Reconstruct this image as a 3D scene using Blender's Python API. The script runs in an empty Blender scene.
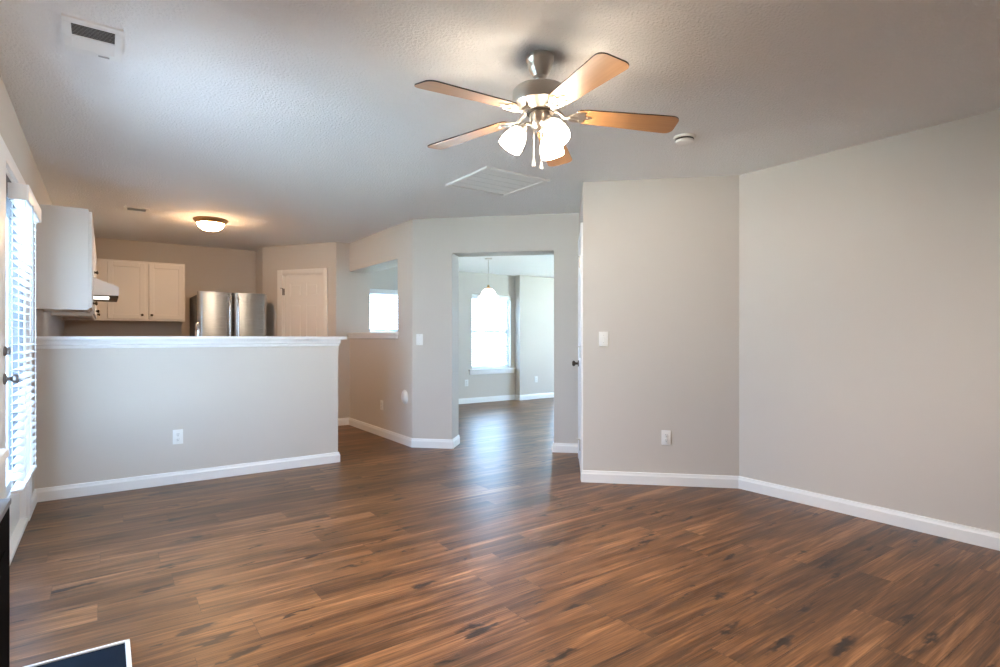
import bpy, bmesh, math, random
from mathutils import Matrix, Vector
random.seed(7)
S = bpy.context.scene
COL = S.collection
PI = math.pi

# ------------------------------------------------------------------ camera, sky, exposure
HEAD = math.radians(35.44)            # the lens looks 35 degrees to the right of the left wall's direction
CAM_Z = 1.178
cd = bpy.data.cameras.new('camera')
cam = bpy.data.objects.new('camera', cd); COL.objects.link(cam)
cam.location = (0, 0, CAM_Z)
cam.rotation_euler = (PI/2, 0, -HEAD)
cd.sensor_width = 36.0
cd.lens = 36.0*555.0/1000.0
cd.shift_y = 0.0035
cd.clip_start = 0.05
S.camera = cam

w = bpy.data.worlds.new('sky'); S.world = w; w.use_nodes = True
bg = w.node_tree.nodes['Background']
bg.inputs['Color'].default_value = (0.44, 0.67, 1.0, 1)
bg.inputs['Strength'].default_value = 12.5

sd = bpy.data.lights.new('sun', 'SUN'); sd.energy = 130.0; sd.color = (0.70, 0.83, 1.0); sd.angle = math.radians(0.6)
sun = bpy.data.objects.new('sun', sd); COL.objects.link(sun)
sun.rotation_euler = Vector((-0.40, 0.40, -1.0)).to_track_quat('-Z', 'Y').to_euler()

S.view_settings.view_transform = 'Standard'
S.view_settings.look = 'None'
S.view_settings.exposure = 0.60
S.view_settings.gamma = 1.0
S.view_settings.use_curve_mapping = False
S.cycles.use_denoising = True
S.cycles.max_bounces = 14
S.cycles.diffuse_bounces = 8
S.cycles.glossy_bounces = 5
S.cycles.transparent_max_bounces = 24
S.cycles.sample_clamp_indirect = 20.0
S.cycles.caustics_reflective = False
S.cycles.caustics_refractive = False


def daylight(name, loc, rot, sx, sy, power, col=(0.86, 0.93, 1.0)):
    d = bpy.data.lights.new(name, 'AREA'); d.shape = 'RECTANGLE'
    d.size = sx; d.size_y = sy; d.energy = power; d.color = col
    o = bpy.data.objects.new(name, d); COL.objects.link(o)
    o.location = loc; o.rotation_euler = rot
    return o


def portal(name, loc, rot, sx, sy):
    o = daylight(name, loc, rot, sx, sy, 1)
    o.data.cycles.is_portal = True
    return o

# openings to the sky: patio door, dining windows and two added unseen windows
portal('patio_sky', (-0.60, 3.55, 1.05), (0, -PI/2, 0), 2.0, 2.3)
portal('dining_window_sky', (4.75, 8.56, 1.28), (-PI/2, 0, 0), 3.0, 1.4)
portal('dining_side_sky', (8.80, 5.65, 1.25), (0, PI/2, 0), 1.9, 2.3)
portal('dining_north_sky', (7.85, 8.56, 1.25), (-PI/2, 0, 0), 1.2, 1.8)


# ------------------------------------------------------------------ materials
def new_mat(name):
    m = bpy.data.materials.new(name); m.use_nodes = True
    nt = m.node_tree
    return m, nt, nt.nodes['Principled BSDF']


def N(nt, kind, **kw):
    n = nt.nodes.new(kind)
    for k, v in kw.items():
        if k in n.inputs: n.inputs[k].default_value = v
        else: setattr(n, k, v)
    return n


def simple(name, col, rough=0.5, metal=0.0, bump=0.0, bscale=60.0, spec=0.5, vary=0.0, aniso=0.0):
    m, nt, b = new_mat(name)
    b.inputs['Base Color'].default_value = (*col, 1)
    b.inputs['Roughness'].default_value = rough
    b.inputs['Metallic'].default_value = metal
    b.inputs['Specular IOR Level'].default_value = spec
    if aniso: b.inputs['Anisotropic'].default_value = aniso
    tc = N(nt, 'ShaderNodeTexCoord')
    nz = N(nt, 'ShaderNodeTexNoise', Scale=bscale, Detail=3.0)
    nt.links.new(tc.outputs['Object'], nz.inputs['Vector'])
    if bump:
        bp = N(nt, 'ShaderNodeBump', Strength=bump, Distance=0.004)
        nt.links.new(nz.outputs['Fac'], bp.inputs['Height'])
        nt.links.new(bp.outputs['Normal'], b.inputs['Normal'])
    if vary:
        mx = N(nt, 'ShaderNodeMix', data_type='RGBA')
        mx.inputs['A'].default_value = (*[c*(1-vary) for c in col], 1)
        mx.inputs['B'].default_value = (*[min(1, c*(1+vary)) for c in col], 1)
        nt.links.new(nz.outputs['Fac'], mx.inputs['Factor'])
        nt.links.new(mx.outputs['Result'], b.inputs['Base Color'])
    return m


def emitter(name, col, strength, base=(0.9, 0.9, 0.9)):
    m, nt, b = new_mat(name)
    b.inputs['Base Color'].default_value = (*base, 1)
    b.inputs['Roughness'].default_value = 0.3
    b.inputs['Emission Color'].default_value = (*col, 1)
    b.inputs['Emission Strength'].default_value = strength
    return m


def floor_mat():
    m, nt, b = new_mat('laminate_planks')
    L = nt.links.new

    def M(op, a, bb=None, c=None):
        n = N(nt, 'ShaderNodeMath', operation=op)
        for i, v in enumerate((a, bb, c)):
            if v is None: continue
            if isinstance(v, (int, float)): n.inputs[i].default_value = v
            else: L(v, n.inputs[i])
        return n.outputs[0]
    tc = N(nt, 'ShaderNodeTexCoord')
    sp = N(nt, 'ShaderNodeSeparateXYZ'); L(tc.outputs['Object'], sp.inputs[0])
    X, Y = sp.outputs['X'], sp.outputs['Y']
    PW, PL = 0.178, 1.22
    yr = M('DIVIDE', Y, PW); row = M('FLOOR', yr); fy = M('FRACT', yr)
    wn = N(nt, 'ShaderNodeTexWhiteNoise', noise_dimensions='1D'); L(row, wn.inputs['W'])
    xr = M('ADD', M('DIVIDE', X, PL), M('MULTIPLY', wn.outputs['Value'], 7.0))
    colm = M('FLOOR', xr); fx = M('FRACT', xr)
    cid = N(nt, 'ShaderNodeCombineXYZ'); L(row, cid.inputs[0]); L(colm, cid.inputs[1])
    wn2 = N(nt, 'ShaderNodeTexWhiteNoise', noise_dimensions='3D'); L(cid.outputs[0], wn2.inputs['Vector'])
    rid = wn2.outputs['Value']
    # stretched grain
    def stretched(sx, sy, scale, detail, dist, k):
        c = N(nt, 'ShaderNodeCombineXYZ')
        L(M('MULTIPLY', X, sx), c.inputs[0]); L(M('MULTIPLY', Y, sy), c.inputs[1]); L(M('MULTIPLY', rid, k), c.inputs[2])
        n = N(nt, 'ShaderNodeTexNoise', Scale=scale, Detail=detail, Distortion=dist)
        L(c.outputs[0], n.inputs['Vector'])
        return n.outputs['Fac'], c
    g1, _ = stretched(0.55, 7.5, 2.0, 6.0, 1.2, 40.0)
    g2, _ = stretched(1.6, 62.0, 2.5, 4.0, 0.3, 23.0)
    g3, _ = stretched(0.9, 3.0, 1.6, 2.0, 0.5, 9.0)
    rp = N(nt, 'ShaderNodeValToRGB')
    e = rp.color_ramp.elements
    e[0].position = 0.34; e[0].color = (0.034, 0.015, 0.0060, 1)
    e[1].position = 0.67; e[1].color = (0.370, 0.180, 0.078, 1)
    x = e.new(0.45); x.color = (0.092, 0.040, 0.0135, 1)
    x = e.new(0.54); x.color = (0.170, 0.075, 0.027, 1)
    t = M('ADD', M('MULTIPLY', g1, 0.52), M('ADD', M('MULTIPLY', g2, 0.36), M('MULTIPLY', g3, 0.12)))
    t = M('ADD', t, M('MULTIPLY', M('SUBTRACT', rid, 0.5), 0.10))
    L(t, rp.inputs['Fac'])
    # knots: irregular dark ovals, a few to the square metre, and thin dark streaks
    wob, _ = stretched(6.0, 14.0, 2.0, 3.0, 0.0, 5.0)
    wv = M('MULTIPLY', M('SUBTRACT', wob, 0.5), 0.8)
    kc = N(nt, 'ShaderNodeCombineXYZ')
    L(M('ADD', M('ADD', M('MULTIPLY', X, 2.2), M('MULTIPLY', wn.outputs['Value'], 9.0)), wv), kc.inputs[0]); L(M('ADD', M('MULTIPLY', Y, 8.5), M('MULTIPLY', wv, 1.0)), kc.inputs[1]); L(M('MULTIPLY', row, 3.7), kc.inputs[2])
    vo = N(nt, 'ShaderNodeTexVoronoi', voronoi_dimensions='2D', Scale=1.0); L(kc.outputs[0], vo.inputs['Vector'])
    vs = N(nt, 'ShaderNodeSeparateXYZ'); L(vo.outputs['Color'], vs.inputs[0])
    size = M('MULTIPLY', M('MAXIMUM', M('SUBTRACT', vs.outputs['X'], 0.42), 0.0), 0.46)
    kn = M('SUBTRACT', 1.0, M('DIVIDE', vo.outputs['Distance'], M('ADD', size, 0.0001)))
    kn = M('MULTIPLY', M('MINIMUM', M('MAXIMUM', M('MULTIPLY', kn, 1.7), 0.0), 1.0), 0.92)
    st, _ = stretched(0.8, 10.0, 2.4, 3.0, 1.4, 71.0)
    sk = N(nt, 'ShaderNodeMapRange'); L(st, sk.inputs[0])
    sk.inputs[1].default_value = 0.61; sk.inputs[2].default_value = 0.74; sk.inputs[3].default_value = 0.0; sk.inputs[4].default_value = 0.7
    dark = M('MAXIMUM', kn, sk.outputs[0])
    mx = N(nt, 'ShaderNodeMix', data_type='RGBA'); L(dark, mx.inputs['Factor'])
    L(rp.outputs['Color'], mx.inputs['A']); mx.inputs['B'].default_value = (0.012, 0.008, 0.006, 1)
    # joints
    def near0(f, wd):
        return M('LESS_THAN', M('MINIMUM', f, M('SUBTRACT', 1.0, f)), wd)
    gap = M('MAXIMUM', near0(fy, 0.008), near0(fx, 0.0009))
    mg = N(nt, 'ShaderNodeMix', data_type='RGBA'); L(M('MULTIPLY', gap, 0.55), mg.inputs['Factor'])
    L(mx.outputs['Result'], mg.inputs['A']); mg.inputs['B'].default_value = (0.02, 0.012, 0.008, 1)
    L(mg.outputs['Result'], b.inputs['Base Color'])
    rr = N(nt, 'ShaderNodeMapRange'); L(g2, rr.inputs[0]); rr.inputs[3].default_value = 0.30; rr.inputs[4].default_value = 0.42
    L(rr.outputs[0], b.inputs['Roughness'])
    bp = N(nt, 'ShaderNodeBump', Strength=0.25, Distance=0.002)
    L(M('SUBTRACT', M('ADD', g2, M('MULTIPLY', g1, 0.6)), M('MULTIPLY', gap, 0.8)), bp.inputs['Height'])
    L(bp.outputs['Normal'], b.inputs['Normal'])
    b.inputs['Specular IOR Level'].default_value = 0.40
    return m


def ceil_mat():
    m, nt, b = new_mat('textured_ceiling_paint')
    tc = N(nt, 'ShaderNodeTexCoord')
    n1 = N(nt, 'ShaderNodeTexNoise', Scale=75.0, Detail=3.0, Roughness=0.6)
    nt.links.new(tc.outputs['Object'], n1.inputs['Vector'])
    mr = N(nt, 'ShaderNodeMapRange'); mr.inputs[1].default_value = 0.40; mr.inputs[2].default_value = 0.65
    nt.links.new(n1.outputs['Fac'], mr.inputs[0])
    bp = N(nt, 'ShaderNodeBump', Strength=0.55, Distance=0.006)
    nt.links.new(mr.outputs[0], bp.inputs['Height']); nt.links.new(bp.outputs['Normal'], b.inputs['Normal'])
    b.inputs['Base Color'].default_value = (0.82, 0.82, 0.82, 1); b.inputs['Roughness'].default_value = 0.9
    b.inputs['Specular IOR Level'].default_value = 0.2
    return m


def glass_mat():
    m, nt, b = new_mat('window_glass'); nt.nodes.remove(b)
    out = nt.nodes['Material Output']
    tr = N(nt, 'ShaderNodeBsdfTransparent'); tr.inputs[0].default_value = (0.96, 0.98, 0.98, 1)
    gl = N(nt, 'ShaderNodeBsdfGlossy', Roughness=0.02)
    mx = N(nt, 'ShaderNodeMixShader'); mx.inputs[0].default_value = 0.06
    nt.links.new(tr.outputs[0], mx.inputs[1]); nt.links.new(gl.outputs[0], mx.inputs[2]); nt.links.new(mx.outputs[0], out.inputs['Surface'])
    return m


def blind_mat():
    m, nt, b = new_mat('white_blind_slats')
    out = nt.nodes['Material Output']
    b.inputs['Base Color'].default_value = (0.74, 0.75, 0.77, 1); b.inputs['Roughness'].default_value = 0.4
    tl = N(nt, 'ShaderNodeBsdfTranslucent'); tl.inputs[0].default_value = (0.85, 0.87, 0.9, 1)
    mx = N(nt, 'ShaderNodeMixShader'); mx.inputs[0].default_value = 0.16
    nt.links.new(b.outputs[0], mx.inputs[1]); nt.links.new(tl.outputs[0], mx.inputs[2]); nt.links.new(mx.outputs[0], out.inputs['Surface'])
    return m


def blade_mat(name, c0, c1):
    m, nt, b = new_mat(name)
    tc = N(nt, 'ShaderNodeTexCoord'); mp = N(nt, 'ShaderNodeMapping'); mp.inputs['Scale'].default_value = (2.0, 40.0, 8.0)
    nz = N(nt, 'ShaderNodeTexNoise', Scale=2.0, Detail=4.0, Distortion=0.4)
    nt.links.new(tc.outputs['Object'], mp.inputs[0]); nt.links.new(mp.outputs[0], nz.inputs['Vector'])
    mx = N(nt, 'ShaderNodeMix', data_type='RGBA'); mx.inputs['A'].default_value = (*c0, 1); mx.inputs['B'].default_value = (*c1, 1)
    nt.links.new(nz.outputs['Fac'], mx.inputs['Factor']); nt.links.new(mx.outputs['Result'], b.inputs['Base Color'])
    b.inputs['Roughness'].default_value = 0.38
    return m


def brushed(name, col, rough):
    m, nt, b = new_mat(name)
    b.inputs['Base Color'].default_value = (*col, 1); b.inputs['Metallic'].default_value = 1.0
    tc = N(nt, 'ShaderNodeTexCoord'); mp = N(nt, 'ShaderNodeMapping'); mp.inputs['Scale'].default_value = (4.0, 4.0, 600.0)
    nz = N(nt, 'ShaderNodeTexNoise', Scale=1.0, Detail=2.0)
    nt.links.new(tc.outputs['Object'], mp.inputs[0]); nt.links.new(mp.outputs[0], nz.inputs['Vector'])
    mr = N(nt, 'ShaderNodeMapRange'); mr.inputs[3].default_value = rough*0.8; mr.inputs[4].default_value = rough*1.2
    nt.links.new(nz.outputs['Fac'], mr.inputs[0]); nt.links.new(mr.outputs[0], b.inputs['Roughness'])
    return m

WALL = simple('greige_wall_paint', (0.580, 0.540, 0.497), 0.75, bump=0.12, bscale=220.0, spec=0.25)
CEIL = ceil_mat()
TRIM = simple('white_trim_paint', (0.80, 0.80, 0.80), 0.35, bump=0.02)
CAB = simple('white_cabinet_paint', (0.78, 0.76, 0.73), 0.4, bump=0.02)
FLOOR = floor_mat()
GLASS = glass_mat()
BLIND = blind_mat()
PLASTIC = simple('white_plastic', (0.80, 0.80, 0.78), 0.35)
SLOT = simple('dark_slot', (0.05, 0.05, 0.05), 0.6)
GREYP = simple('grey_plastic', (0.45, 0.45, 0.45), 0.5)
NICKEL = brushed('brushed_nickel', (0.62, 0.59, 0.55), 0.30)
DARKMETAL = simple('dark_bronze', (0.09, 0.075, 0.06), 0.35, 0.9)
STEEL = brushed('stainless_steel', (0.42, 0.40, 0.375), 0.26)
HOODM = brushed('pale_stainless', (0.82, 0.82, 0.84), 0.5)
STRIPM = simple('dull_grey_metal', (0.16, 0.165, 0.18), 0.6, 0.3)
SATIN = simple('satin_dark_nickel', (0.30, 0.29, 0.29), 0.38, 1.0)
GREYFRAME = simple('grey_window_frame', (0.085, 0.09, 0.105), 0.6)
CHROME = simple('chrome', (0.8, 0.8, 0.8), 0.1, 1.0)
BRASS = simple('antique_brass_rim', (0.50, 0.30, 0.13), 0.35, 0.85)
FRIDGESIDE = simple('dark_grey_fridge_side', (0.05, 0.05, 0.052), 0.45)
BLADE_LOW = blade_mat('light_oak_blade', (0.42, 0.21, 0.085), (0.56, 0.31, 0.14))
BLADE_EDGE = simple('dark_blade_edge', (0.035, 0.022, 0.015), 0.5)
FAN_GLASS = emitter('lit_fan_glass', (1.0, 0.82, 0.63), 27.0)
KIT_GLASS = emitter('lit_kitchen_glass', (1.0, 0.60, 0.31), 84.0)
PEND_GLASS = emitter('lit_pendant_glass', (1.0, 0.86, 0.72), 3.0)
BULB = emitter('lit_bulb', (1.0, 0.85, 0.65), 60.0)
HOODLED = emitter('lit_hood_lens', (1.0, 0.93, 0.8), 1.4)
BLACK = simple('black_metal', (0.002, 0.002, 0.0025), 0.8, 0.0, spec=0.02)
SLATE = simple('dark_slate_tile', (0.003, 0.010, 0.022), 0.5, vary=0.3, bscale=9.0, spec=0.05)
COUNTER = simple('speckled_laminate', (0.35, 0.31, 0.27), 0.35, vary=0.4, bscale=160.0)
LAWN = simple('lawn', (0.34, 0.37, 0.30), 0.9, vary=0.2, bscale=12.0)
CONC = simple('patio_concrete', (0.60, 0.60, 0.58), 0.85, vary=0.05, bscale=20.0)
FENCE = simple('dark_fence', (0.055, 0.055, 0.06), 0.8, vary=0.25, bscale=8.0)
DUCT_SHADE = simple('duct_shade', (0.06, 0.06, 0.065), 0.8)


# ------------------------------------------------------------------ mesh helpers
class MB:
    def __init__(s): s.bm = bmesh.new()

    def box(s, x0, x1, y0, y1, z0, z1, bev=0.0, seg=2, m=None):
        vs = [s.bm.verts.new((x, y, z)) for z in (z0, z1) for x, y in ((x0, y0), (x1, y0), (x1, y1), (x0, y1))]
        fs = [s.bm.faces.new([vs[i] for i in f]) for f in ((3, 2, 1, 0), (4, 5, 6, 7), (0, 1, 5, 4), (1, 2, 6, 5), (2, 3, 7, 6), (3, 0, 4, 7))]
        if bev:
            es = list({e for f in fs for e in f.edges})
            r = bmesh.ops.bevel(s.bm, geom=es, offset=bev, segments=seg, affect='EDGES', profile=0.5)
            vs = list({v for f in r['faces'] for v in f.verts} | {v for v in vs if v.is_valid})
        if m is not None:
            bmesh.ops.transform(s.bm, matrix=m, verts=vs)
        return s

    def prism(s, pts, z0, z1, m=None):
        a = [s.bm.verts.new((x, y, z0)) for x, y in pts]; b = [s.bm.verts.new((x, y, z1)) for x, y in pts]
        n = len(pts)
        s.bm.faces.new(a[::-1]); s.bm.faces.new(b)
        for i in range(n): s.bm.faces.new((a[i], a[(i+1) % n], b[(i+1) % n], b[i]))
        if m is not None: bmesh.ops.transform(s.bm, matrix=m, verts=a+b)
        return s

    def lathe(s, prof, seg=32, m=None):
        rings, vs = [], []
        for r, z in prof:
            if r < 1e-6: ring = [s.bm.verts.new((0, 0, z))]
            else: ring = [s.bm.verts.new((r*math.cos(2*PI*i/seg), r*math.sin(2*PI*i/seg), z)) for i in range(seg)]
            rings.append(ring); vs += ring
        for a, b in zip(rings, rings[1:]):
            for i in range(seg):
                j = (i+1) % seg
                if len(a) == 1 and len(b) == 1: continue
                if len(a) == 1: s.bm.faces.new((a[0], b[j], b[i]))
                elif len(b) == 1: s.bm.faces.new((a[i], a[j], b[0]))
                else: s.bm.faces.new((a[i], a[j], b[j], b[i]))
        if m is not None: bmesh.ops.transform(s.bm, matrix=m, verts=vs)
        return s

    def tube(s, pts, r, seg=10):
        pts = [Vector(p) for p in pts]
        rs = r if isinstance(r, (list, tuple)) else [r]*len(pts)
        rings = []
        ref = Vector((0, 0, 1))
        for i, p in enumerate(pts):
            d = (pts[min(i+1, len(pts)-1)] - pts[max(i-1, 0)]).normalized()
            up = ref if abs(d.dot(ref)) < 0.95 else Vector((1, 0, 0))
            u = d.cross(up).normalized(); v = d.cross(u).normalized()
            rings.append([s.bm.verts.new(p + rs[i]*(u*math.cos(2*PI*k/seg) + v*math.sin(2*PI*k/seg))) for k in range(seg)])
        for a, b in zip(rings, rings[1:]):
            for k in range(seg): s.bm.faces.new((a[k], a[(k+1) % seg], b[(k+1) % seg], b[k]))
        s.bm.faces.new(rings[0][::-1]); s.bm.faces.new(rings[-1])
        return s

    def wall(s, p, q, t, z0, z1, holes=()):
        """slab from p to q; its body lies t to the left of the direction p->q; holes = (a0, a1, h0, h1) along/height"""
        p, q = Vector(p), Vector(q); L = (q-p).length; d = (q-p)/L; n = Vector((-d.y, d.x))*t
        L = round(L, 4); xs = sorted({0, L, *[round(v, 4) for h in holes for v in h[:2]]}); zs = sorted({z0, z1, *[h[2] for h in holes], *[h[3] for h in holes]})
        for a, b in zip(xs, xs[1:]):
            run = None
            for c, e in list(zip(zs, zs[1:])) + [(None, None)]:
                solid = c is not None and not any(h[0] <= (a+b)/2 <= h[1] and h[2] <= (c+e)/2 <= h[3] for h in holes)
                if solid: run = (run[0], e) if run else (c, e)
                elif run:
                    P = [p+d*a, p+d*b, p+d*b+n, p+d*a+n]
                    if t < 0: P = P[::-1]
                    s.prism([(v.x, v.y) for v in P], *run); run = None
        return s

    def sweep(s, path, prof, side=1):
        """profile (offset into the room, height) swept along a plan polyline with mitred corners; side=+1: room on the left"""
        P = [Vector(p) for p in path]; n = len(P); rings = []
        for i in range(n):
            d0 = (P[i]-P[i-1]).normalized() if i else None
            d1 = (P[i+1]-P[i]).normalized() if i < n-1 else None
            a = d0 or d1; b = d1 or d0
            na = Vector((-a.y, a.x))*side; nb = Vector((-b.y, b.x))*side
            m = (na+nb); m = m/m.dot(na)
            rings.append([s.bm.verts.new((P[i].x+m.x*o, P[i].y+m.y*o, z)) for o, z in prof])
        k = len(prof)
        for r0, r1 in zip(rings, rings[1:]):
            for i in range(k): s.bm.faces.new((r0[i], r0[(i+1) % k], r1[(i+1) % k], r1[i]))
        s.bm.faces.new(rings[0][::-1]); s.bm.faces.new(rings[-1])
        return s

    def build(s, name, mat, parent=None, loc=None, smooth=35):
        bmesh.ops.recalc_face_normals(s.bm, faces=s.bm.faces)
        me = bpy.data.meshes.new(name); s.bm.to_mesh(me); s.bm.free()
        for mm in (mat if isinstance(mat, (list, tuple)) else [mat]): me.materials.append(mm)
        me.shade_smooth(); me.set_sharp_from_angle(angle=math.radians(smooth))
        o = bpy.data.objects.new(name, me); COL.objects.link(o)
        if parent: o.parent = parent
        if loc: o.location = loc
        return o


def tag(o, label, cat, group=None):
    o['label'] = label; o['category'] = cat
    if group: o['group'] = group
    return o


def thing(name, label, cat, loc=(0, 0, 0), rotz=0.0, group=None):
    o = bpy.data.objects.new(name, None); COL.objects.link(o)
    o.empty_display_size = 0.1
    o.location = loc; o.rotation_euler = (0, 0, rotz)
    return tag(o, label, cat, group)


def struct(o, label=None, cat=None):
    o['kind'] = 'structure'
    if label: o['label'] = label
    if cat: o['category'] = cat
    return o


def sempty(name, label, cat, loc=(0, 0, 0), rotz=0.0):
    o = bpy.data.objects.new(name, None); COL.objects.link(o); o.location = loc; o.rotation_euler = (0, 0, rotz)
    return struct(o, label, cat)

T = Matrix.Translation
def R(a, ax): return Matrix.Rotation(a, 4, ax)

# ------------------------------------------------------------------ plan
H = 2.44; HD = 2.33
XL = -0.41; XR = 4.030; YB = 8.70; YREAR = -2.0
A0 = (3.171, 3.289); A1 = (XR, 2.447)
B0 = (2.68, 5.38); B1 = (4.25, 3.81); BT = 0.29
r2 = math.sqrt(0.5)
HW_Y = 5.15; HW_X = 1.79; HW_T = 0.13
PX = 2.68; PY = 7.26
YD = 8.35
HALL1 = (3.929, 4.131)

struct(MB().box(-0.60, 8.75, -2.2, 9.0, -0.12, 0.0).build('floor', FLOOR), 'dark brown wood plank floor with knots', 'floor')
struct(MB().box(-0.60, 4.40, -2.2, 9.0, H, H+0.10).build('ceiling', CEIL), 'white textured ceiling over the living room and kitchen', 'ceiling')
struct(MB().prism([(2.82, 9.0), (2.82, 5.52), (4.40, 3.94), (8.75, 3.94), (8.75, 9.0)], HD, H+0.1).build('ceiling_dining', CEIL), 'lower white ceiling of the room beyond the opening', 'ceiling')

# left wall: patio door and fixed glazed panel share one opening
struct(MB().wall((XL, YREAR), (XL, YB+.14), 0.14, 0, H, [(2.50-YREAR, 4.64-YREAR, 0.0, 2.04)]).build('wall_left', WALL), 'beige left wall with the patio door and cabinets', 'wall')
struct(MB().wall((XR, -2.14), (XR, 2.60), -0.14, 0, H).build('wall_right', WALL), 'plain beige wall at the right', 'wall')
struct(MB().wall(A0, (XR+.10, A1[1]-.10), 0.14, 0, H).build('wall_diagonal', WALL), 'beige angled wall with a switch and an outlet', 'wall')
hallL = math.hypot(HALL1[0]-A0[0], HALL1[1]-A0[1])
struct(MB().wall(A0, (A0[0]+(HALL1[0]-A0[0])*1.25, A0[1]+(HALL1[1]-A0[1])*1.25), -0.12, 0, H, [(0.085, 0.86, 0, 2.04)]).build('wall_hall', WALL), 'narrow wall holding the door behind the angled wall', 'wall')
oL, oR = 0.435, 1.51
struct(MB().wall(B0, B1, BT, 0, H, [(oL, oR, 0, 2.065)]).build('wall_entry', WALL), 'angled wall with the open doorway to the next room', 'wall')
# pass-through wall with its opening reaching the kitchen corner
struct(MB().wall((PX, B0[1]), (PX, PY), -BT, 0, H, [(5.748-B0[1], PY-B0[1], 1.16, 2.06)]).build('wall_pass', WALL), 'beige wall with a square pass through opening', 'wall')
struct(MB().wall((2.50, PY), (2.97, PY), 0.12, 0, H).build('wall_corner', WALL), 'narrow grey wall beside the pass through', 'wall')
P0 = (1.80, 8.27); P1 = (2.50, PY)
pl = math.hypot(P1[0]-P0[0], P1[1]-P0[1])
struct(MB().wall(P0, P1, 0.12, 0, H, [(0.352, 1.023, 0, 2.03)]).build('wall_pantry', WALL), 'tan angled kitchen wall with the panelled door', 'wall')
struct(MB().wall((1.80, YB+.1), P0, 0.12, 0, H).build('wall_fridge', WALL), 'short wall beside the refrigerator', 'wall')
struct(MB().wall((-0.55, YB), (1.92, YB), 0.14, 0, H).build('wall_kitchen', WALL), 'tan back wall of the kitchen', 'wall')
struct(MB().box(XL, HW_X, HW_Y, HW_Y+HW_T, 0, 1.155).build('wall_half', WALL), 'half height wall between living room and kitchen', 'wall')
struct(MB().wall((XL-.14, YREAR), (XR+.14, YREAR), -0.14, 0, H).build('wall_rear', WALL), 'wall behind the viewer', 'wall')
# dining room shell
WX = [(5.33, 6.19), (3.36, 4.22)]
struct(MB().wall((2.85, YD), (6.29, YD), 0.15, 0, HD+.05, [(a-2.85, b-2.85, 0.60, 1.95) for a, b in sorted(WX)]).build('wall_dining', WALL), 'far wall of the next room with two windows', 'wall')
struct(MB().box(6.29, 6.50, 8.20, 8.5, 0, HD+.05).wall((6.50, 8.23), (8.75, 8.23), 0.27, 0, HD+.05, [(0.75, 1.95, 0.30, 2.10)]).build('wall_chase', WALL), 'pale wall to the right of the far window', 'wall')
struct(MB().wall((2.97, YD+.1), (2.97, PY+.11), -0.12, 0, HD+.05).build('wall_nook', WALL))
struct(MB().wall((8.60, 3.9), (8.60, 8.6), -0.14, 0, HD+.05, [(0.6, 2.9, 0.30, 2.1)]).build('wall_east', WALL))
struct(MB().wall((4.1, 4.05), (8.75, 4.05), -0.12, 0, HD+.05).build('wall_south', WALL))

# baseboards
BB = [(0.0, 0.0), (0.016, 0.0), (0.016, 0.068), (0.011, 0.078), (0.009, 0.092), (0.0, 0.095)]
def bb(name, path, side): return struct(MB().sweep(path, BB, side).build(name, TRIM, smooth=20))
bb('baseboard_half', [(XL, HW_Y), (HW_X, HW_Y), (HW_X, HW_Y+HW_T), (XL, HW_Y+HW_T)], -1)
bb('baseboard_left', [(XL, 4.775), (XL, HW_Y)], -1)
bb('baseboard_left_rear', [(XL, YREAR), (XL, 1.28)], -1)
be = lambda a: (B0[0]+r2*a, B0[1]-r2*a)
bb('baseboard_entry', [(2.52, PY), (PX, PY), B0, be(oL), (be(oL)[0]+r2*BT, be(oL)[1]+r2*BT)], -1)
bb('baseboard_entry_right', [(be(oR)[0]+r2*BT, be(oR)[1]+r2*BT), be(oR), HALL1], -1)
bb('baseboard_right', [(A0[0]+.002, A0[1]+.002), A0, A1, (XR, YREAR), (XL, YREAR)], -1)
bb('baseboard_dining', [(2.97, PY+.13), (2.97, YD), (6.29, YD), (6.29, 8.20), (6.50, 8.20), (6.50, 8.23), (8.60, 8.23)], -1)

# half-wall cap and moulding
m = MB().box(XL, HW_X+.070, HW_Y-.055, HW_Y+HW_T+.055, 1.153, 1.183, 0.004)
cap = struct(m.build('trim_1', TRIM), 'white wood cap along the top of the half wall', 'trim')
m = MB().sweep([(XL, HW_Y), (HW_X, HW_Y), (HW_X, HW_Y+HW_T), (XL, HW_Y+HW_T)], [(0, 1.093), (0.006, 1.093), (0.008, 1.098), (0.010, 1.116), (0.018, 1.122), (0.019, 1.153), (0, 1.153)], -1)
m.build('crown_moulding', TRIM, cap, smooth=20)
# pass-through sill
m = MB().box(PX-.035, PX+BT+.035, 5.725, PY, 1.203, 1.234, 0.004)
sill = struct(m.build('trim_2', TRIM), 'white sill board of the pass through opening', 'trim')
MB().box(PX-.018, PX+BT+.018, 5.735, PY, 1.160, 1.204, 0.003).build('apron', TRIM, sill)

# ------------------------------------------------------------------ patio door unit in the left wall
c = MB()
CP = 0.018
c.box(XL-.002, XL+CP, 4.64, 4.775, 0, 2.10, 0.004)
c.box(XL-.002, XL+CP, 2.38, 4.775, 2.04, 2.115, 0.004)
c.box(XL-.002, XL+CP, 2.41, 2.50, 0, 2.04, 0.004)
c.box(XL-.14, XL+.004, 3.40, 3.60, 0, 2.04, 0.003)
c.box(XL-.14, XL, 4.62, 4.642, 0, 2.04)
c.box(XL-.14, XL, 2.38+.12, 3.41, 2.02, 2.042)
c.box(XL-.14, XL, 3.59, 4.64, 2.02, 2.042)
struct(c.build('trim_3', TRIM), 'white casing around the patio door and its side panel', 'trim')

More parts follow.
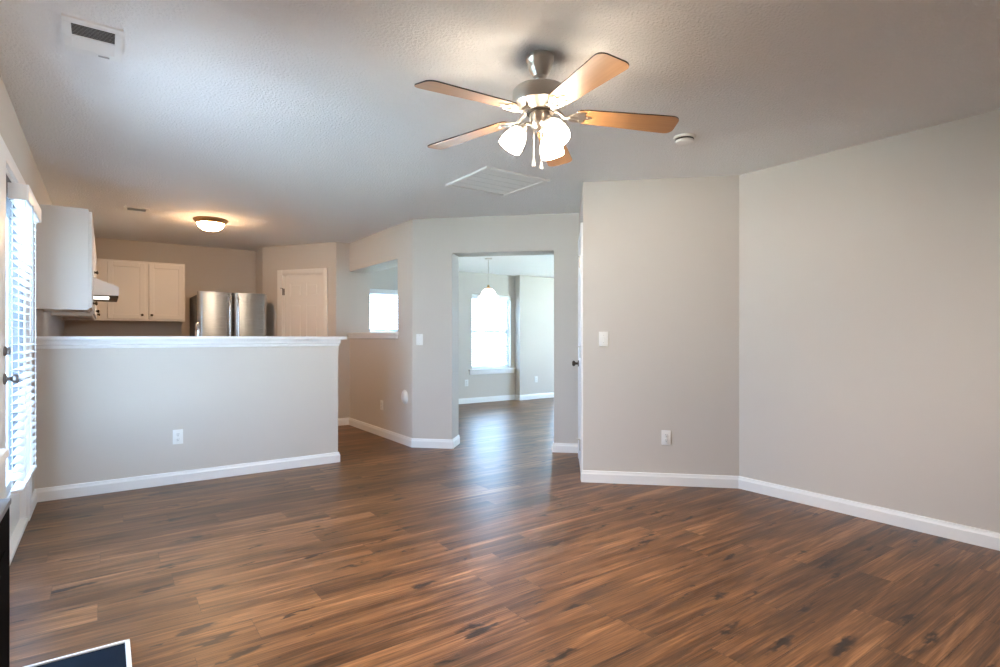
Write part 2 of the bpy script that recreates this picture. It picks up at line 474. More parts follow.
win1 = sempty('window_1', 'glazed side panel of the patio door behind white blinds', 'window', (XL, 3.60, 0))
m = MB()
x0, x1 = -0.075, -0.030
m.box(x0, x1, 0.0, 1.02, 0.015, 0.36, 0.003)
m.box(x1-.002, x1+.012, 0.14, 0.88, 0.10, 0.30, 0.005)
m.box(-.14, 0.012, 0.0, 1.02, 0.0, 0.028, 0.003)
m.build('lower_panel', CAB, win1)
m = MB().box(x0, -.004, 0.0, 0.10, 0.36, 2.02, 0.003).box(x0, -.004, 0.92, 1.02, 0.36, 2.02, 0.003).box(x0, -.004, 0.10, 0.92, 1.90, 2.02, 0.003)
m.build('window_frame', GREYFRAME, win1)
MB().box(-0.058, -0.050, 0.10, 0.92, 0.36, 1.90).build('glass_pane', GLASS, win1)

door1 = sempty('door_1', 'white patio door standing slightly ajar', 'door', (XL+.002, 2.52, 0))
door1.rotation_euler = (0, 0, math.radians(-2.9))
m = MB()
DX0, DX1, DW = -0.044, 0.0, 0.835
m.box(DX0, DX1, 0, 0.13, 0.012, 2.02, 0.003).box(DX0, DX1, DW-.13, DW, 0.012, 2.02, 0.003)
m.box(DX0, DX1, 0.13, DW-.13, 0.012, 0.30, 0.002).box(DX0, DX1, 0.13, DW-.13, 1.88, 2.02, 0.002)
m.build('door_leaf', TRIM, door1)
MB().box(-0.026, -0.018, 0.13, DW-.13, 0.30, 1.88).build('glass_pane', GLASS, door1)
kz, ky = 0.99, DW-.045
m = MB().lathe([(0.0, 0), (0.031, 0), (0.031, 0.006), (0.024, 0.011), (0.012, 0.014), (0.010, 0.026), (0.014, 0.033), (0.024, 0.042), (0.026, 0.054), (0.023, 0.062), (0.0, 0.064)], 28, T((0, ky, kz)) @ R(PI/2, 'Y') @ Matrix.Scale(0.8, 4))
m.build('door_knob', SATIN, door1)
m = MB().lathe([(0.0, 0), (0.030, 0), (0.029, 0.008), (0.022, 0.014), (0.0, 0.015)], 28, T((0, ky, kz+.125)) @ R(PI/2, 'Y') @ Matrix.Scale(0.75, 4))
m.box(0.009, 0.022, ky-.005, ky+.005, kz+.107, kz+.143, 0.002)
m.build('deadbolt', SATIN, door1)


# ------------------------------------------------------------------ window blinds
def blind(label, loc, rotz, width, z_top, z_bot, depth=0.05, tilt=0.12, val_h=0.08, cords=3):
    """local: x along the window, -y into the room, z absolute"""
    b = thing('window_blind', label, 'window blind', (*loc, 0), rotz)
    m = MB().box(0, width, -0.082, -0.070, z_top-val_h, z_top, 0.003).box(0, 0.012, -0.072, 0.0, z_top-val_h, z_top, 0.002).box(width-.012, width, -0.072, 0.0, z_top-val_h, z_top, 0.002)
    m.build('valance', TRIM, b)
    MB().box(0.014, width-.014, -0.062, -0.006, z_top-.052, z_top-.006, 0.002).build('headrail', TRIM, b)
    m = MB(); z = z_top-val_h-.005; yc = -0.035
    while z > z_bot+.03:
        rot = T((0, yc, z)) @ R(tilt, 'X')
        h = depth/2
        P = [(-h, -.003), (-h*.5, 0.0005), (0, .0015), (h*.5, 0.0005), (h, -.003), (h, -.0055), (h*.5, -.002), (0, -.001), (-h*.5, -.002), (-h, -.0055)]
        rings = []
        for x in (0.006, width-.006): rings.append([m.bm.verts.new(rot @ Vector((x, p[0], p[1]))) for p in P])
        n = len(P)
        for i in range(n): m.bm.faces.new((rings[0][i], rings[0][(i+1) % n], rings[1][(i+1) % n], rings[1][i]))
        m.bm.faces.new(rings[0][::-1]); m.bm.faces.new(rings[1])
        z -= 0.043
    m.build('slats', BLIND, b)
    MB().box(0.004, width-.004, yc-depth/2, yc+depth/2, z_bot, z_bot+.018, 0.003).build('bottom_rail', TRIM, b)
    m = MB()
    for k in range(cords):
        x = width*(0.12 + 0.76*k/(cords-1))
        for yy in (yc-depth/2-.001, yc+depth/2+.001): m.tube([(x, yy, z_top-val_h+.01), (x, yy, z_bot+.01)], 0.0014, 6)
    m.build('ladder_cords', TRIM, b)
    return b

# left wall: local x -> world +Y, local -y -> world +X : rotate +90
bl = blind('white slatted blind hanging over the glass at the left edge', (XL+.012, 3.70), PI/2, 0.68, 1.955, 0.385)
MB().tube([(0.11, -0.088, 1.87), (0.112, -0.090, 1.50), (0.112, -0.090, 1.15)], [0.003, 0.004, 0.0045], 8).build('tilt_wand', GREYP, bl)

# ------------------------------------------------------------------ windows of the next room
def dwin(i, x0, x1, label):
    o = sempty('window_%d' % i, label, 'window', (x0, YD, 0.60))
    W, HH = x1-x0, 1.35
    y0, y1 = 0.085, 0.135
    m = MB().box(0, 0.045, y0, y1, 0, HH).box(W-.045, W, y0, y1, 0, HH).box(0, W, y0, y1, 0, 0.045).box(0, W, y0, y1, HH-.045, HH)
    m.box(0.045, W-.045, y0, y1-.01, 0.655, 0.70)
    m.build('window_frame', TRIM, o)
    MB().box(0.04, W-.04, 0.108, 0.114, 0.04, HH-.04).build('glass_pane', GLASS, o)
    s = MB().box(-.075, W+.085, -.05, 0.085, -0.022, 0.0, 0.004)
    s.build('window_sill', TRIM, o)
    MB().box(-.055, W+.065, -.022, 0.0, -0.095, -0.02, 0.003).build('apron', TRIM, o)
    return o
dwin(2, *WX[0], 'bright window with sill seen through the open doorway')
dwin(3, *WX[1], 'bright window seen through the pass through')
blind('white slatted blind on the window seen through the doorway', (WX[0][0]+.01, YD+.078), 0, 0.84, 1.945, 0.604, tilt=0.30)
blind('white slatted blind on the window seen through the pass through', (WX[1][0]+.01, YD+.078), 0, 0.84, 1.945, 0.604, tilt=-0.30)
o = sempty('window_4', 'added unseen north window that lights the next room', 'window', (7.25, 8.23, 0))  # added out of view to let more daylight into this room
m = MB()
for xx in (0, .57, 1.14): m.box(xx, xx+.06, .15, .20, 0.36, 2.04)
m.box(0, 1.2, .15, .20, 0.30, 0.36).box(0, 1.2, .15, .20, 2.04, 2.10)
m.build('window_frame', TRIM, o)
MB().box(.03, 1.17, .17, .176, 0.33, 2.07).build('glass_pane', GLASS, o)
o = sempty('window_5', 'added unseen side window that lights the next room', 'window', (8.60, 0, 0))  # another added opening, unseen, brightens the dining walls and ceiling
m = MB()
for yy in (4.50, 5.62, 6.74): m.box(.04, .10, yy, yy+.06, 0.36, 2.04)
m.box(.04, .10, 4.5, 6.8, 0.30, 0.36).box(.04, .10, 4.5, 6.8, 2.04, 2.10)
m.build('window_frame', TRIM, o)
MB().box(.069, .075, 4.52, 6.78, 0.33, 2.07).build('glass_pane', GLASS, o)


# ------------------------------------------------------------------ doors: pantry and hall
def panel_door(m, W, Hd, y0, y1):
    """six-panel slab in local x 0..W, face at y0 (towards -y)"""
    st, mid = W*0.15, W*0.13
    pw = (W-2*st-mid)/2
    rows = [(0.21, 0.80), (0.94, 1.62), (1.73, Hd-.115)]
    m.box(0, W, y0+.008, y1, 0, Hd)
    cols = [(st, st+pw), (st+pw+mid, W-st)]
    m.box(0, st, y0, y0+.009, 0, Hd).box(W-st, W, y0, y0+.009, 0, Hd).box(st+pw, st+pw+mid, y0, y0+.009, 0, Hd)
    zs = [0, rows[0][0], rows[0][1], rows[1][0], rows[1][1], rows[2][0], rows[2][1], Hd]
    for a, b in ((0, 1), (2, 3), (4, 5), (6, 7)):
        for xa, xb in cols: m.box(xa, xb, y0, y0+.009, zs[a], zs[b])
    for z0, z1 in rows:
        for xa, xb in cols: m.box(xa+.018, xb-.018, y0+.002, y0+.010, z0+.018, z1-.018, 0.0055, 1)

ang = math.atan2(P1[1]-P0[1], P1[0]-P0[0])
d2 = sempty('door_2', 'white six panel door in the kitchen', 'door', (*P0, 0), ang)
m = MB(); 
a0, a1, dh = 0.352, 1.023, 2.03
mm = MB(); panel_door(mm, a1-a0-.012, dh-.016, 0.018, 0.055)
bmesh.ops.transform(mm.bm, matrix=T((a0+.006, 0, .008)), verts=mm.bm.verts)
mm.build('door_leaf', CAB, d2)
m.box(a0-.082, a0, -.018, 0.002, 0, dh+.07, 0.004).box(a1, a1+.072, -.018, 0.002, 0, dh+.07, 0.004).box(a0, a1, -.018, 0.002, dh, dh+.07, 0.004)
m.box(a0-.001, a0+.012, 0, 0.12, 0, dh).box(a1-.012, a1+.001, 0, 0.12, 0, dh).box(a0, a1, 0, 0.12, dh-.012, dh+.001)
m.build('door_casing', CAB, d2)
for z in (0.25, 1.02, 1.80):
    MB().tube([(a0+.008, -.008, z-.045), (a0+.008, -.008, z+.045)], 0.007, 10).box(a0-.003, a0+.014, 0.004, 0.02, z-.045, z+.045).tube([(a0+.008, -.008, z+.045), (a0-.004, -.020, z+.050), (a0-.02, -.028, z+.050)], 0.004, 8).build('hinge', DARKMETAL, d2)
MB().lathe([(0, 0), (.03, 0), (.03, .006), (.012, .012), (.011, .028), (.026, .04), (.028, .052), (.018, .062), (0, .064)], 24, T((a1-.075, 0.018, 0.95)) @ R(PI/2, 'X')).build('door_knob', NICKEL, d2)

angh = math.atan2(HALL1[1]-A0[1], HALL1[0]-A0[0])
d3 = sempty('door_3', 'white door seen edge on behind the angled wall', 'door', (*A0, 0), angh)
# here +y local is the hall side
m = MB(); panel_door(m, 0.755, 2.02, -0.014, 0.020)
bmesh.ops.transform(m.bm, matrix=T((0.095, 0, 0.008)) @ T((0.755, 0, 0)) @ R(PI, 'Z'), verts=m.bm.verts)
m.build('door_leaf', TRIM, d3)
m = MB().box(0.015, 0.090, -.002, 0.018, 0, 2.115, 0.004).box(0.855, 0.93, -.002, 0.018, 0, 2.115, 0.004).box(0.085, 0.86, -.002, 0.018, 2.035, 2.115, 0.004)
m.box(0.084, 0.096, -.12, 0.0, 0, 2.04).box(0.849, 0.861, -.12, 0.0, 0, 2.04).box(0.085, 0.86, -.12, 0, 2.028, 2.041)
m.build('door_casing', TRIM, d3)
MB().lathe([(0, 0), (.03, 0), (.03, .006), (.012, .012), (.011, .028), (.026, .04), (.028, .052), (.018, .062), (0, .064)], 24, T((0.79, 0.014, 0.925)) @ R(-PI/2, 'X')).build('door_knob', DARKMETAL, d3)
for z in (0.28, 1.05, 1.80):
    MB().tube([(0.094, .022, z-.045), (0.094, .022, z+.045)], 0.008, 10).tube([(0.094, .022, z+.045), (0.10, .05, z+.05)], 0.005, 8).build('hinge', NICKEL, d3)


# ------------------------------------------------------------------ plates on the walls
def outlet(label, loc, rotz):
    o = thing('wall_outlet', label, 'outlet', loc, rotz, None)
    MB().box(-.036, .036, -.006, .001, -.058, .058, 0.003).build('cover_plate', PLASTIC, o)
    for z in (-.021, .021):
        q = MB().lathe([(0, 0), (.0165, 0), (.0165, .0025), (.015, .0035), (0, .0035)], 20, T((0, -.0055, z)) @ R(PI/2, 'X')).build('receptacle', PLASTIC, o)
        MB().box(-.0075, -.005, -.0100, -.0085, z-.004+.003, z+.005+.003).box(.005, .0075, -.0100, -.0085, z-.004+.003, z+.005+.003).box(-.0025, .0025, -.0100, -.0085, z-.011, z-.006).build('slots', SLOT, q)
    MB().lathe([(0, 0), (.003, 0), (.0025, .0012), (0, .0015)], 10, T((0, -.006, 0)) @ R(PI/2, 'X')).build('screw', GREYP, o)
    return o

outlet('white outlet low on the half wall', (0.479, HW_Y, 0.374), 0)
outlet('white outlet on the wall under the pass through', (PX, 6.182, 0.370), -PI/2)
outlet('white outlet low on the angled wall near the right corner', (3.632, 2.828, 0.379), -PI/4)
outlet('white outlet under the far window, seen through the doorway', (5.215, YD, 0.365), 0)
outlet('white outlet right of the far window, seen through the doorway', (6.70, 8.23, 0.370), 0)


def switch(label, loc, rotz, rocker):
    o = thing('light_switch', label, 'light switch', loc, rotz)
    MB().box(-.037, .037, -.006, .001, -.059, .059, 0.003).build('cover_plate', PLASTIC, o)
    if rocker:
        MB().box(-.017, .017, -.0085, -.004, -.034, .034, 0.0015).build('rocker', PLASTIC, o)
    else:
        MB().box(-.005, .005, -.016, -.004, -.002, .011, 0.001, m=T((0, 0, 0)) @ R(-.35, 'X')).build('toggle', PLASTIC, o)
    for z in (-.030 if not rocker else -.047, .030 if not rocker else .047):
        MB().lathe([(0, 0), (.003, 0), (.0025, .0012), (0, .0015)], 10, T((0, -.006, z)) @ R(PI/2, 'X')).build('screw', GREYP, o)
    return o
switch('white rocker switch left of the open doorway', (2.736, 5.324, 1.151), -PI/4, True)
switch('white toggle switch on the angled wall beside the door edge', (3.287, 3.173, 1.162), -PI/4, False)

o = thing('round_wall_cover', 'round white domed wall cover low on the wall near the doorway corner', 'wall cover', (PX, 5.565, 0.520), -PI/2)  # plain domed cover of unknown purpose
MB().lathe([(0, .030), (.02, .029), (.045, .024), (.062, .015), (.072, .004), (.074, -.001), (0, -.001)], 32, R(PI/2, 'X')).build('dome', PLASTIC, o)
MB().lathe([(.074, -.001), (.080, -.001), (.080, .004), (.074, .005)], 32, R(PI/2, 'X')).build('rim', PLASTIC, o)

# ------------------------------------------------------------------ ceiling plates
def register(label, x0, x1, y0, y1, banks, lever):
    """two-bank ceiling register; banks = (ya, yb, tilt, n)"""
    o = thing('supply_register', label, 'ceiling vent', ((x0+x1)/2, (y0+y1)/2, H))
    hx, hy = (x1-x0)/2, (y1-y0)/2
    cx, cy = (x0+x1)/2, (y0+y1)/2
    xa, xb = -hx+.028, hx-.028
    m = MB(); t0, t1 = -.008, .001
    ys = [-hy] + [v for bk in banks for v in (bk[0]-cy, bk[1]-cy)] + [hy]
    for k in range(0, len(ys), 2): m.box(-hx, hx, ys[k], ys[k+1], t0, t1, 0.0015, 1)
    for bk in banks: m.box(-hx, xa, bk[0]-cy, bk[1]-cy, t0, t1).box(xb, hx, bk[0]-cy, bk[1]-cy, t0, t1)
    m.build('face_plate', PLASTIC, o)
    for bk in banks:
        ya, yb, tilt, n = bk[0]-cy, bk[1]-cy, bk[2], bk[3]
        MB().box(xa, xb, ya, yb, -.0012, 0.0012).build('duct_shade_sheet', DUCT_SHADE, o)  # flat dark sheet, stands in for the shade inside the duct
        m = MB(); st = (yb-ya)/n
        for k in range(n):
            m.box(xa, xb, -st*.42, st*.42, -.0005, .0005, m=T((0, ya+st*(k+.5), -.0048)) @ R(tilt, 'X'))
        m.build('louvers', PLASTIC if tilt < 0 else GREYP, o)  # grey puts the shade of the turned bank into the louver colour
    if lever:
        MB().box(-.02, .02, -.003, .003, -.013, -.006, m=T((lever[0]-cx, lever[1]-cy, 0))).build('damper_lever', GREYP, o)
    return o
register('white rectangular ceiling vent in the upper left corner of the photo', -0.140, 0.062, 2.755, 3.075, [(2.797, 2.908, 0.35, 9), (2.925, 3.025, -0.5, 8)], (-0.004, 3.052))
register('small ceiling vent above the kitchen cabinets', 0.15, 0.36, 6.46, 6.63, [(6.478, 6.600, 0.35, 6)], None)

o = thing('return_grille', 'square white return air grille in the ceiling behind the fan', 'ceiling vent', (2.60, 3.70, H))
m = MB().box(-.305, -.265, -.305, .305, -.014, .001, 0.003).box(.265, .305, -.305, .305, -.014, .001, 0.003).box(-.27, .27, -.305, -.27, -.014, .001, 0.003).box(-.27, .27, .27, .305, -.014, .001, 0.003)
m.build('frame', PLASTIC, o)
MB().box(-.266, .266, -.271, .271, -.002, .001).build('filter', GREYP, o)
m = MB()
for bkk in range(5):
    for k in range(7):
        yy = -.262+.1066*bkk+.0135*(k+.5)
        m.box(-.266, .266, -.0074, .0074, -.0006, .0006, m=T((0, yy, -.007)) @ R(-.12, 'X'))
m.build('louvers', PLASTIC, o)

o = thing('smoke_detector', 'round white smoke detector on the ceiling beside the fan', 'smoke detector', (2.975, 2.175, H))
MB().lathe([(0, .001), (.066, .001), (.067, -.012), (.064, -.016), (.0, -.016)], 36).build('base', PLASTIC, o)
MB().lathe([(.056, -.016), (.058, -.024), (.053, -.027)], 36).build('vent_ring', SLOT, o)
MB().lathe([(0, -.016), (.050, -.016), (.056, -.026), (.054, -.036), (.044, -.043), (0, -.046)], 36).build('cover', PLASTIC, o)

# ------------------------------------------------------------------ ceiling fan
FX, FY = None, None
fd = 2.50; fxc = (540-500)/555*fd
sH, cH = math.sin(HEAD), math.cos(HEAD)
FX, FY = fxc*cH+fd*sH, -fxc*sH+fd*cH
fan = thing('ceiling_fan', 'five blade ceiling fan with three lit glass shades', 'ceiling fan', (FX, FY, H), -HEAD)
# local x = to the right in the photo, local y = away; z below the ceiling
MB().lathe([(0, .001), (.062, .001), (.064, -.012), (.062, -.022), (.058, -.026), (.052, -.052), (.044, -.072), (.036, -.080), (.031, -.090), (.018, -.096), (0, -.096)], 40).build('canopy', NICKEL, fan)
MB().tube([(0, 0, -.09), (0, 0, -.150)], 0.012, 16).build('downrod', NICKEL, fan)
MB().lathe([(0, -.140), (.020, -.140), (.028, -.146), (.104, -.149), (.118, -.153), (.124, -.160), (.124, -.214), (.121, -.221), (.110, -.226), (.088, -.238), (.070, -.247), (.064, -.250), (0, -.250)], 48).build('motor_housing', NICKEL, fan)
MB().lathe([(.0, -.249), (.058, -.249), (.060, -.258), (.0, -.258)], 40).build('flywheel', DARKMETAL, fan)
MB().lathe([(0, -.254), (.044, -.254), (.046, -.262), (.046, -.300), (.040, -.314), (.028, -.326), (.012, -.334), (0, -.336)], 36).build('switch_housing', NICKEL, fan)
ZR, ZT = -.254, -.292
first = None
for k in range(5):
    a = math.radians(3.04) + k*2*PI/5
    # blade outline along +x
    pts = []
    r0, r1 = 0.165, 0.624
    w0, w1 = 0.050, 0.068
    out = [(r0, -w0*.72), (r0+.012, -w0*.95), (r0+.05, -w0*1.05)]
    out += [(r1-.05, -w1)]
    for j in range(7):
        t = -PI/2 + j*PI/2/6
        out.append((r1-.035+.035*math.cos(t), -w1+.035+.035*math.sin(t)))
    for j in range(7):
        t = j*PI/2/6
        out.append((r1-.035+.035*math.cos(t), w1-.035+.035*math.sin(t)))
    out += [(r1-.05, w1), (r0+.05, w0*1.05), (r0+.012, w0*.95), (r0, w0*.72)]
    slope = math.atan2(ZR-ZT, r1-0.1)
    M4 = R(a, 'Z') @ T((0, 0, ZR)) @ R(slope, 'Y') @ R(math.radians(-10), 'X')
    def bladebm():
        q = MB(); q.prism(out, 0, 0.0055); return q
    q = bladebm()
    bmesh.ops.recalc_face_normals(q.bm, faces=q.bm.faces)
    for f_ in q.bm.faces: f_.material_index = 0 if f_.normal.z < -.5 else 1
    b = q.build('blade', [BLADE_LOW, BLADE_EDGE], fan)
    b.matrix_local = M4
    # blade iron: curved arm and a leaf shaped plate under the root
    q = MB()
    q.tube([(.050, 0, .022), (.085, 0, .012), (.115, 0.004, -.010), (.145, 0.0, -.008), (.170, 0, -.003)], [.010, .009, .008, .008, .007], 10)
    leaf = [(.152, -.012), (.162, -.030), (.178, -.042), (.196, -.040), (.206, -.030), (.200, -.018), (.208, -.010), (.226, -.010), (.236, 0)]
    leaf = leaf + [(x, -y) for x, y in leaf[-2::-1]]
    q.prism(leaf, -.0045, -.0005)
    for (sx, sy) in ((.182, -.028), (.182, .028), (.218, 0)):
        q.lathe([(0, -.009), (.005, -.0075), (.006, -.004), (0, -.004)], 10, T((sx, sy, 0)))
    for sg in (-1, 1):
        q.tube([(.120, 0, -.009), (.140, sg*.018, -.010), (.165, sg*.030, -.006), (.190, sg*.034, -.003)], .0055, 8)
    q.build('blade_iron', NICKEL, b)
# lamp arms and glass bells
for k in range(3):
    a = math.radians(180 + 120*k)
    dx, dy = math.cos(a), math.sin(a)
    ar = MB().tube([(dx*.034, dy*.034, -.305), (dx*.060, dy*.060, -.300), (dx*.078, dy*.078, -.312), (dx*.082, dy*.082, -.330)], .008, 10)
    tilt = math.radians(33)
    M4 = T((dx*.076, dy*.076, -.313)) @ R(a, 'Z') @ R(-tilt, 'Y') @ Matrix.Scale(0.9, 4)
    ar.lathe([(0, .010), (.020, .008), (.024, -.006), (.026, -.022), (.022, -.026), (0, -.026)], 24, M4)
    ar.build('lamp_arm', NICKEL, fan)
    sh = MB().lathe([(.022, -.018), (.034, -.026), (.048, -.050), (.057, -.080), (.061, -.108), (.060, -.128), (.057, -.128), (.057, -.108), (.053, -.080), (.044, -.052), (.030, -.030), (.020, -.024)], 32, M4).build('lamp_shade', FAN_GLASS, fan)
    MB().lathe([(0, -.03), (.012, -.035), (.020, -.055), (.026, -.075), (.022, -.092), (0, -.100)], 20, M4).build('bulb', BULB, sh)
    ld = bpy.data.lights.new('fan_lamp', 'SPOT'); ld.energy = 52; ld.color = (1.0, 0.86, 0.71); ld.shadow_soft_size = 0.05; ld.spot_size = math.radians(165); ld.spot_blend = 0.5
    lo = bpy.data.objects.new('fan_lamp', ld); COL.objects.link(lo); lo.parent = fan
    lo.matrix_local = T(M4 @ Vector((0, 0, -.155))) @ R(a, 'Z') @ R(-tilt, 'Y')
for sx, sy, L in ((-.030, -.036, .150), (.002, -.044, .163)):
    q = MB().tube([(sx, sy, -.322), (sx, sy, -.322-L)], .0009, 6)
    pc = q.build('pull_chain', NICKEL, fan)
    MB().lathe([(0, 0), (.003, -.002), (.0045, -.012), (.008, -.030), (.007, -.036), (0, -.038)], 14, T((sx, sy, -.320-L))).build('pull', PLASTIC, pc)

# ------------------------------------------------------------------ kitchen light and pendant
o = thing('flush_mount_light', 'lit dome ceiling light with a bronze rim in the kitchen', 'ceiling light', (0.925, 6.66, H))
MB().lathe([(0, .001), (.165, .001), (.170, -.008), (.166, -.016), (.150, -.034), (.140, -.046), (.128, -.048), (0, -.048)], 44).build('rim', BRASS, o)
MB().lathe([(.134, -.046), (.128, -.062), (.110, -.088), (.082, -.108), (.045, -.120), (0, -.124)], 44).build('glass_bowl', KIT_GLASS, o)
MB().lathe([(0, -.120), (.010, -.122), (.012, -.128), (.006, -.136), (0, -.138)], 16).build('finial', BRASS, o)

o = thing('pendant_light', 'bell shaped glass pendant hanging in the next room', 'pendant light', (4.585, 6.734, HD))
MB().lathe([(0, .001), (.055, .001), (.056, -.008), (.045, -.018), (.010, -.022), (0, -.022)], 28).build('canopy', NICKEL, o)
MB().tube([(0, 0, -.02), (0, 0, -.40)], .005, 10).build('rod', NICKEL, o)
MB().lathe([(0, -.385), (.014, -.387), (.018, -.42), (.040, -.437), (.042, -.447), (0, -.447)], 24).build('socket_cap', BRASS, o)
MB().lathe([(.038, -.442), (.070, -.456), (.092, -.482), (.105, -.516), (.122, -.542), (.150, -.560), (.152, -.566), (.146, -.566), (.118, -.548), (.100, -.520), (.086, -.486), (.064, -.460), (.036, -.448)], 36).build('lamp_shade', PEND_GLASS, o)

# ------------------------------------------------------------------ kitchen cabinets
def shaker(name, mat, parent, w, h, M4, t=.02, rail=.057, knob=None):
    """door in local x 0..w, z 0..h, face towards -y"""
    m = MB(); y = -t
    m.box(0, rail, y, 0, 0, h, .002, 1).box(w-rail, w, y, 0, 0, h, .002, 1).box(rail, w-rail, y, 0, 0, rail, .002, 1).box(rail, w-rail, y, 0, h-rail, h, .002, 1)
    m.box(rail-.002, w-rail+.002, y+.010, -.003, rail-.002, h-rail+.002)
    bmesh.ops.transform(m.bm, matrix=M4, verts=m.bm.verts)
    d = m.build(name, mat, parent)
    if knob:
        q = MB().lathe([(0, 0), (.009, 0), (.006, .006), (.006, .014), (.014, .020), (.015, .026), (.010, .031), (0, .032)], 20, T((knob[0], y, knob[1])) @ R(PI/2, 'X'))
        bmesh.ops.transform(q.bm, matrix=M4, verts=q.bm.verts)
        q.build('knob', DARKMETAL, d)
    return d

CZ0, CZ1 = 1.382, 2.14
def upper(label, y0, y1, z0, doors, x1=-0.10):
    """cabinet on the left wall facing +x"""
    o = thing('wall_cabinet', label, 'kitchen cabinet', (XL, y0, z0), 0, 'upper kitchen cabinets')
    d = x1-XL; L = y1-y0; h = CZ1-z0
    e_ = d-.02
    m = MB().box(0, e_, 0, .018, 0, h).box(0, e_, L-.018, L, 0, h).box(0, e_, .018, L-.018, .03, .048).box(0, e_, .018, L-.018, h-.018, h).box(0, .008, .018, L-.018, .05, h-.02)
    m.box(d-.02, d, 0, .04, 0, h).box(d-.02, d, L-.04, L, 0, h).box(d-.02, d, .04, L-.04, 0, .045).box(d-.02, d, .04, L-.04, h-.045, h)
    m.build('body', CAB, o)
    n = doors; w = (L-.02-.004*(n-1))/n
    for k in range(n):
        M4 = T((d, .01+k*(w+.004), .018)) @ R(PI/2, 'Z')
        right = (k % 2 == 0)
        shaker('door', CAB, o, w, h-.036, M4, knob=((w-.035) if right else .035, .05))
    return o
upper('white end cabinet above the half wall beside the blinds', 5.20, 5.90, CZ0, 2)
upper('short white cabinet above the range hood', 5.902, 6.66, 1.70, 2)
upper('white cabinet between the range hood and the kitchen corner', 6.662, 8.38, CZ0, 3)

# back wall cabinet facing -y
o = thing('wall_cabinet', 'cream two door cabinet on the back wall left of the refrigerator', 'kitchen cabinet', (XL, 8.385, CZ0), 0, 'upper kitchen cabinets')
W_ = 0.862-XL; h_ = CZ1-CZ0; D_ = YB-8.385
xs_ = 0.02-XL
m = MB().box(0, .018, .02, D_, 0, h_).box(W_-.018, W_, .02, D_, 0, h_).box(.018, W_-.018, 0.02, D_, .03, .048).box(.018, W_-.018, .02, D_, h_-.018, h_).box(.018, W_-.018, D_-.008, D_, .05, h_-.02)
m.box(0, xs_+.02, 0, .02, 0, h_).box(W_-.035, W_, 0, .02, 0, h_).box(xs_+.02, W_-.035, 0, .02, 0, .04).box(xs_+.02, W_-.035, 0, .02, h_-.04, h_)
cxm = (xs_+W_)/2 - .005
m.box(cxm-.03, cxm+.03, 0, .02, .04, h_-.04)
m.build('body', CAB, o)
dz = h_-.05
wA = cxm-.02-(xs_+.005)
shaker('door', CAB, o, wA, dz, T((xs_+.005, 0, .025)), knob=(wA-.032, .05))
wB = W_-.018-(cxm+.02)
shaker('door', CAB, o, wB, dz, T((cxm+.02, 0, .025)), knob=(.032, .05))

# range hood
o = thing('range_hood', 'stainless range hood with a lit lens under the short cabinet', 'range hood', (XL, 5.905, 1.54))
prof = [(0, 0), (.51, 0), (.51, .075), (.30, .16), (0, .16)]
Mh = Matrix(((1, 0, 0, 0), (0, 0, 1, 0), (0, 1, 0, 0), (0, 0, 0, 1)))
MB().prism(prof, 0, .75, Mh).build('canopy', HOODM, o)
MB().box(0.02, .505, .01, .74, -.018, .0).build('underside_rim', DARKMETAL, o)
MB().box(.16, .44, .004, .30, -.022, -.010, 0.002).build('lamp_lens', HOODLED, o)

# refrigerator
fx0, fx1, fyf = 0.945, 1.765, 7.86
o = thing('refrigerator', 'stainless french door refrigerator between the cabinets and the pantry wall', 'refrigerator', ((fx0+fx1)/2, fyf, 0))
hw = (fx1-fx0)/2
MB().box(-hw, hw, .075, .80, .02, 1.715, .006).build('case', FRIDGESIDE, o)
def curved_door(x0, x1, z0, z1, bulge):
    q = MB(); n = 14; pts = []
    for i in range(n+1):
        u = i/n; x = x0+(x1-x0)*u
        e = min(u, 1-u)
        edge = 0.022*(1-min(1, e/0.07))**2
        pts.append((x, .0 + edge - bulge*(1-(2*u-1)**2)))
    pts += [(x1, .068), (x0, .068)]
    q.prism(pts, z0, z1)
    return q
for x0, x1, hs in ((-hw, -.004, 1), (.004, hw, -1)):
    d = curved_door(x0, x1, .72, 1.752, .012).build('door', STEEL, o, smooth=50)
    hx = x1-.045 if hs == 1 else x0+.045
    MB().tube([(hx, -.010, .80), (hx, -.045, .83), (hx, -.055, .90), (hx, -.058, 1.20), (hx, -.055, 1.58), (hx, -.045, 1.66), (hx, -.010, 1.69)], .013, 12).build('handle', CHROME, d)
d = curved_door(-hw, hw, .08, .71, .012).build('freezer_drawer', STEEL, o, smooth=50)
MB().tube([(-.33, -.01, .62), (-.31, -.05, .62), (0, -.058, .62), (.31, -.05, .62), (.33, -.01, .62)], .013, 12).build('handle', CHROME, d)
MB().box(-hw+.02, hw-.02, .06, .10, 0.0, .08).build('toe_grille', BLACK, o)
for xa in (-hw+.01, hw-.07): MB().box(xa, xa+.06, .02, .14, 1.715, 1.745, .004).build('hinge_cover', FRIDGESIDE, o)
MB().lathe([(0, 0), (.018, 0), (.018, .002), (0, .002)], 20, T((hw-.10, -.002, 1.66)) @ R(PI/2, 'X')).build('badge', CHROME, o)

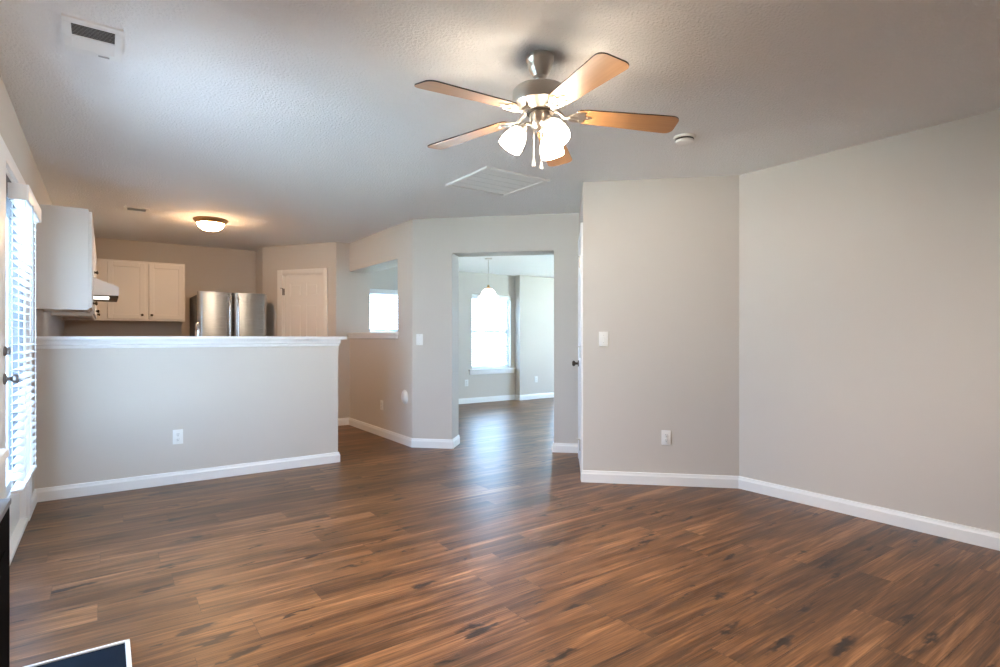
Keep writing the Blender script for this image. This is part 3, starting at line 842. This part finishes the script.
# sink run behind the half wall
o = thing('base_cabinet', 'low cabinet with a counter hidden behind the half wall', 'kitchen cabinet', (XL, HW_Y+HW_T, 0))
MB().box(0.01, 1.98, .02, .56, .10, .87).box(0.01, 1.98, .02, .50, 0, .10).build('body', CAB, o)
MB().box(0.005, 2.0, .018, .60, .87, .91, .004).build('countertop', COUNTER, o)
for k in range(4):
    w_ = .485
    shaker('door', CAB, o, w_, .74, T((.015+(k+1)*w_+k*.006, .56, .115)) @ R(PI, 'Z'), knob=(.04, .69))
o = thing('kitchen_faucet', 'chrome gooseneck faucet tip showing above the ledge before the refrigerator', 'faucet', (0.66, 5.44, 0.91))
MB().lathe([(0, 0), (.028, 0), (.028, .010), (.020, .018), (.018, .05), (.0, .05)], 24).build('base', CHROME, o)
pts = [(0, 0, .04), (0, 0, .30)] + [(.0, .07-.07*math.cos(t), .30+.085*math.sin(t)) for t in [PI*k/10 for k in range(1, 11)]] + [(0, .14, .26)]
MB().tube(pts, .012, 14).build('spout', CHROME, o)
MB().tube([(.02, 0, .05), (.055, 0, .075), (.075, 0, .12)], [.009, .007, .006], 10).build('lever', CHROME, o)

# ------------------------------------------------------------------ fireplace at the left edge
o = thing('fireplace', 'black fireplace front with a silver top strip at the left edge', 'fireplace', (XL, 1.30, 0))
FYL = 1.10; FXD = 0.157
MB().box(0, FXD-.03, 0, FYL, 0, .785).build('chimney_breast', TRIM, o)
MB().box(FXD-.028, FXD, .02, FYL, .015, .635, .003).build('firebox_front', BLACK, o)
MB().box(FXD-.028, FXD+.004, .02, FYL+.002, .635, .653, .002).build('top_strip', STRIPM, o)
MB().box(FXD-.002, FXD+.003, .14, FYL-.12, .10, .52, .001).build('firebox_panel', BLACK, o)
MB().box(-.001, FXD-.003, -.06, FYL+.02, .785, .814, .004).build('mantel_shelf', TRIM, o)

o = thing('hearth', 'dark slate hearth slab edged in white at the bottom left', 'hearth', (XL+.17, 1.25, 0))
hx1 = 0.078-(XL+.17); hy1 = 2.567-1.25
MB().box(0, hx1-.012, 0, hy1-.012, 0, .012).build('slate_slab', SLATE, o)
MB().box(hx1-.016, hx1, 0, hy1, 0, .018, .003).box(0, hx1, hy1-.014, hy1, 0, .018, .003).build('edge_trim', TRIM, o)

# ------------------------------------------------------------------ outside
struct(MB().box(-14, 20, -14, 24, -0.40, -0.25).build('ground', LAWN), 'added pale ground that bounces daylight in at the windows', 'ground')  # added ground, kept pale so it bounces daylight indoors
struct(MB().box(-3.6, -.56, -4.0, 3.3, -.25, -.06).build('patio', CONC), 'added concrete patio that bounces sunlight in through the glass door', 'patio')  # added slab, throws sunlight up through the door to the ceiling
struct(MB().box(-4.0, -.56, 3.3, 8.4, -.25, -.10).build('added_dark_strip', simple('dark_strip_tone', (0.045, 0.040, 0.036), 0.95, vary=0.4, bscale=30.0)), 'added dark ground strip that keeps the gaps of the left blind dark', 'ground')  # added dark strip, so the view between the slats is not bright
fo = thing('added_fence', 'added dark board fence behind the left blind', 'fence', (-.62, 8.45, -.25))  # added backdrop, dark so the blind gaps read grey
q = MB()
for k in range(24):
    q.box(-.14*k-.135, -.14*k, 0, .02, .03, 2.15)
q.build('boards', FENCE, fo)
MB().box(-3.36, 0, .02, .06, .4, .5).box(-3.36, 0, .02, .06, 1.7, 1.8).build('rails', FENCE, fo)
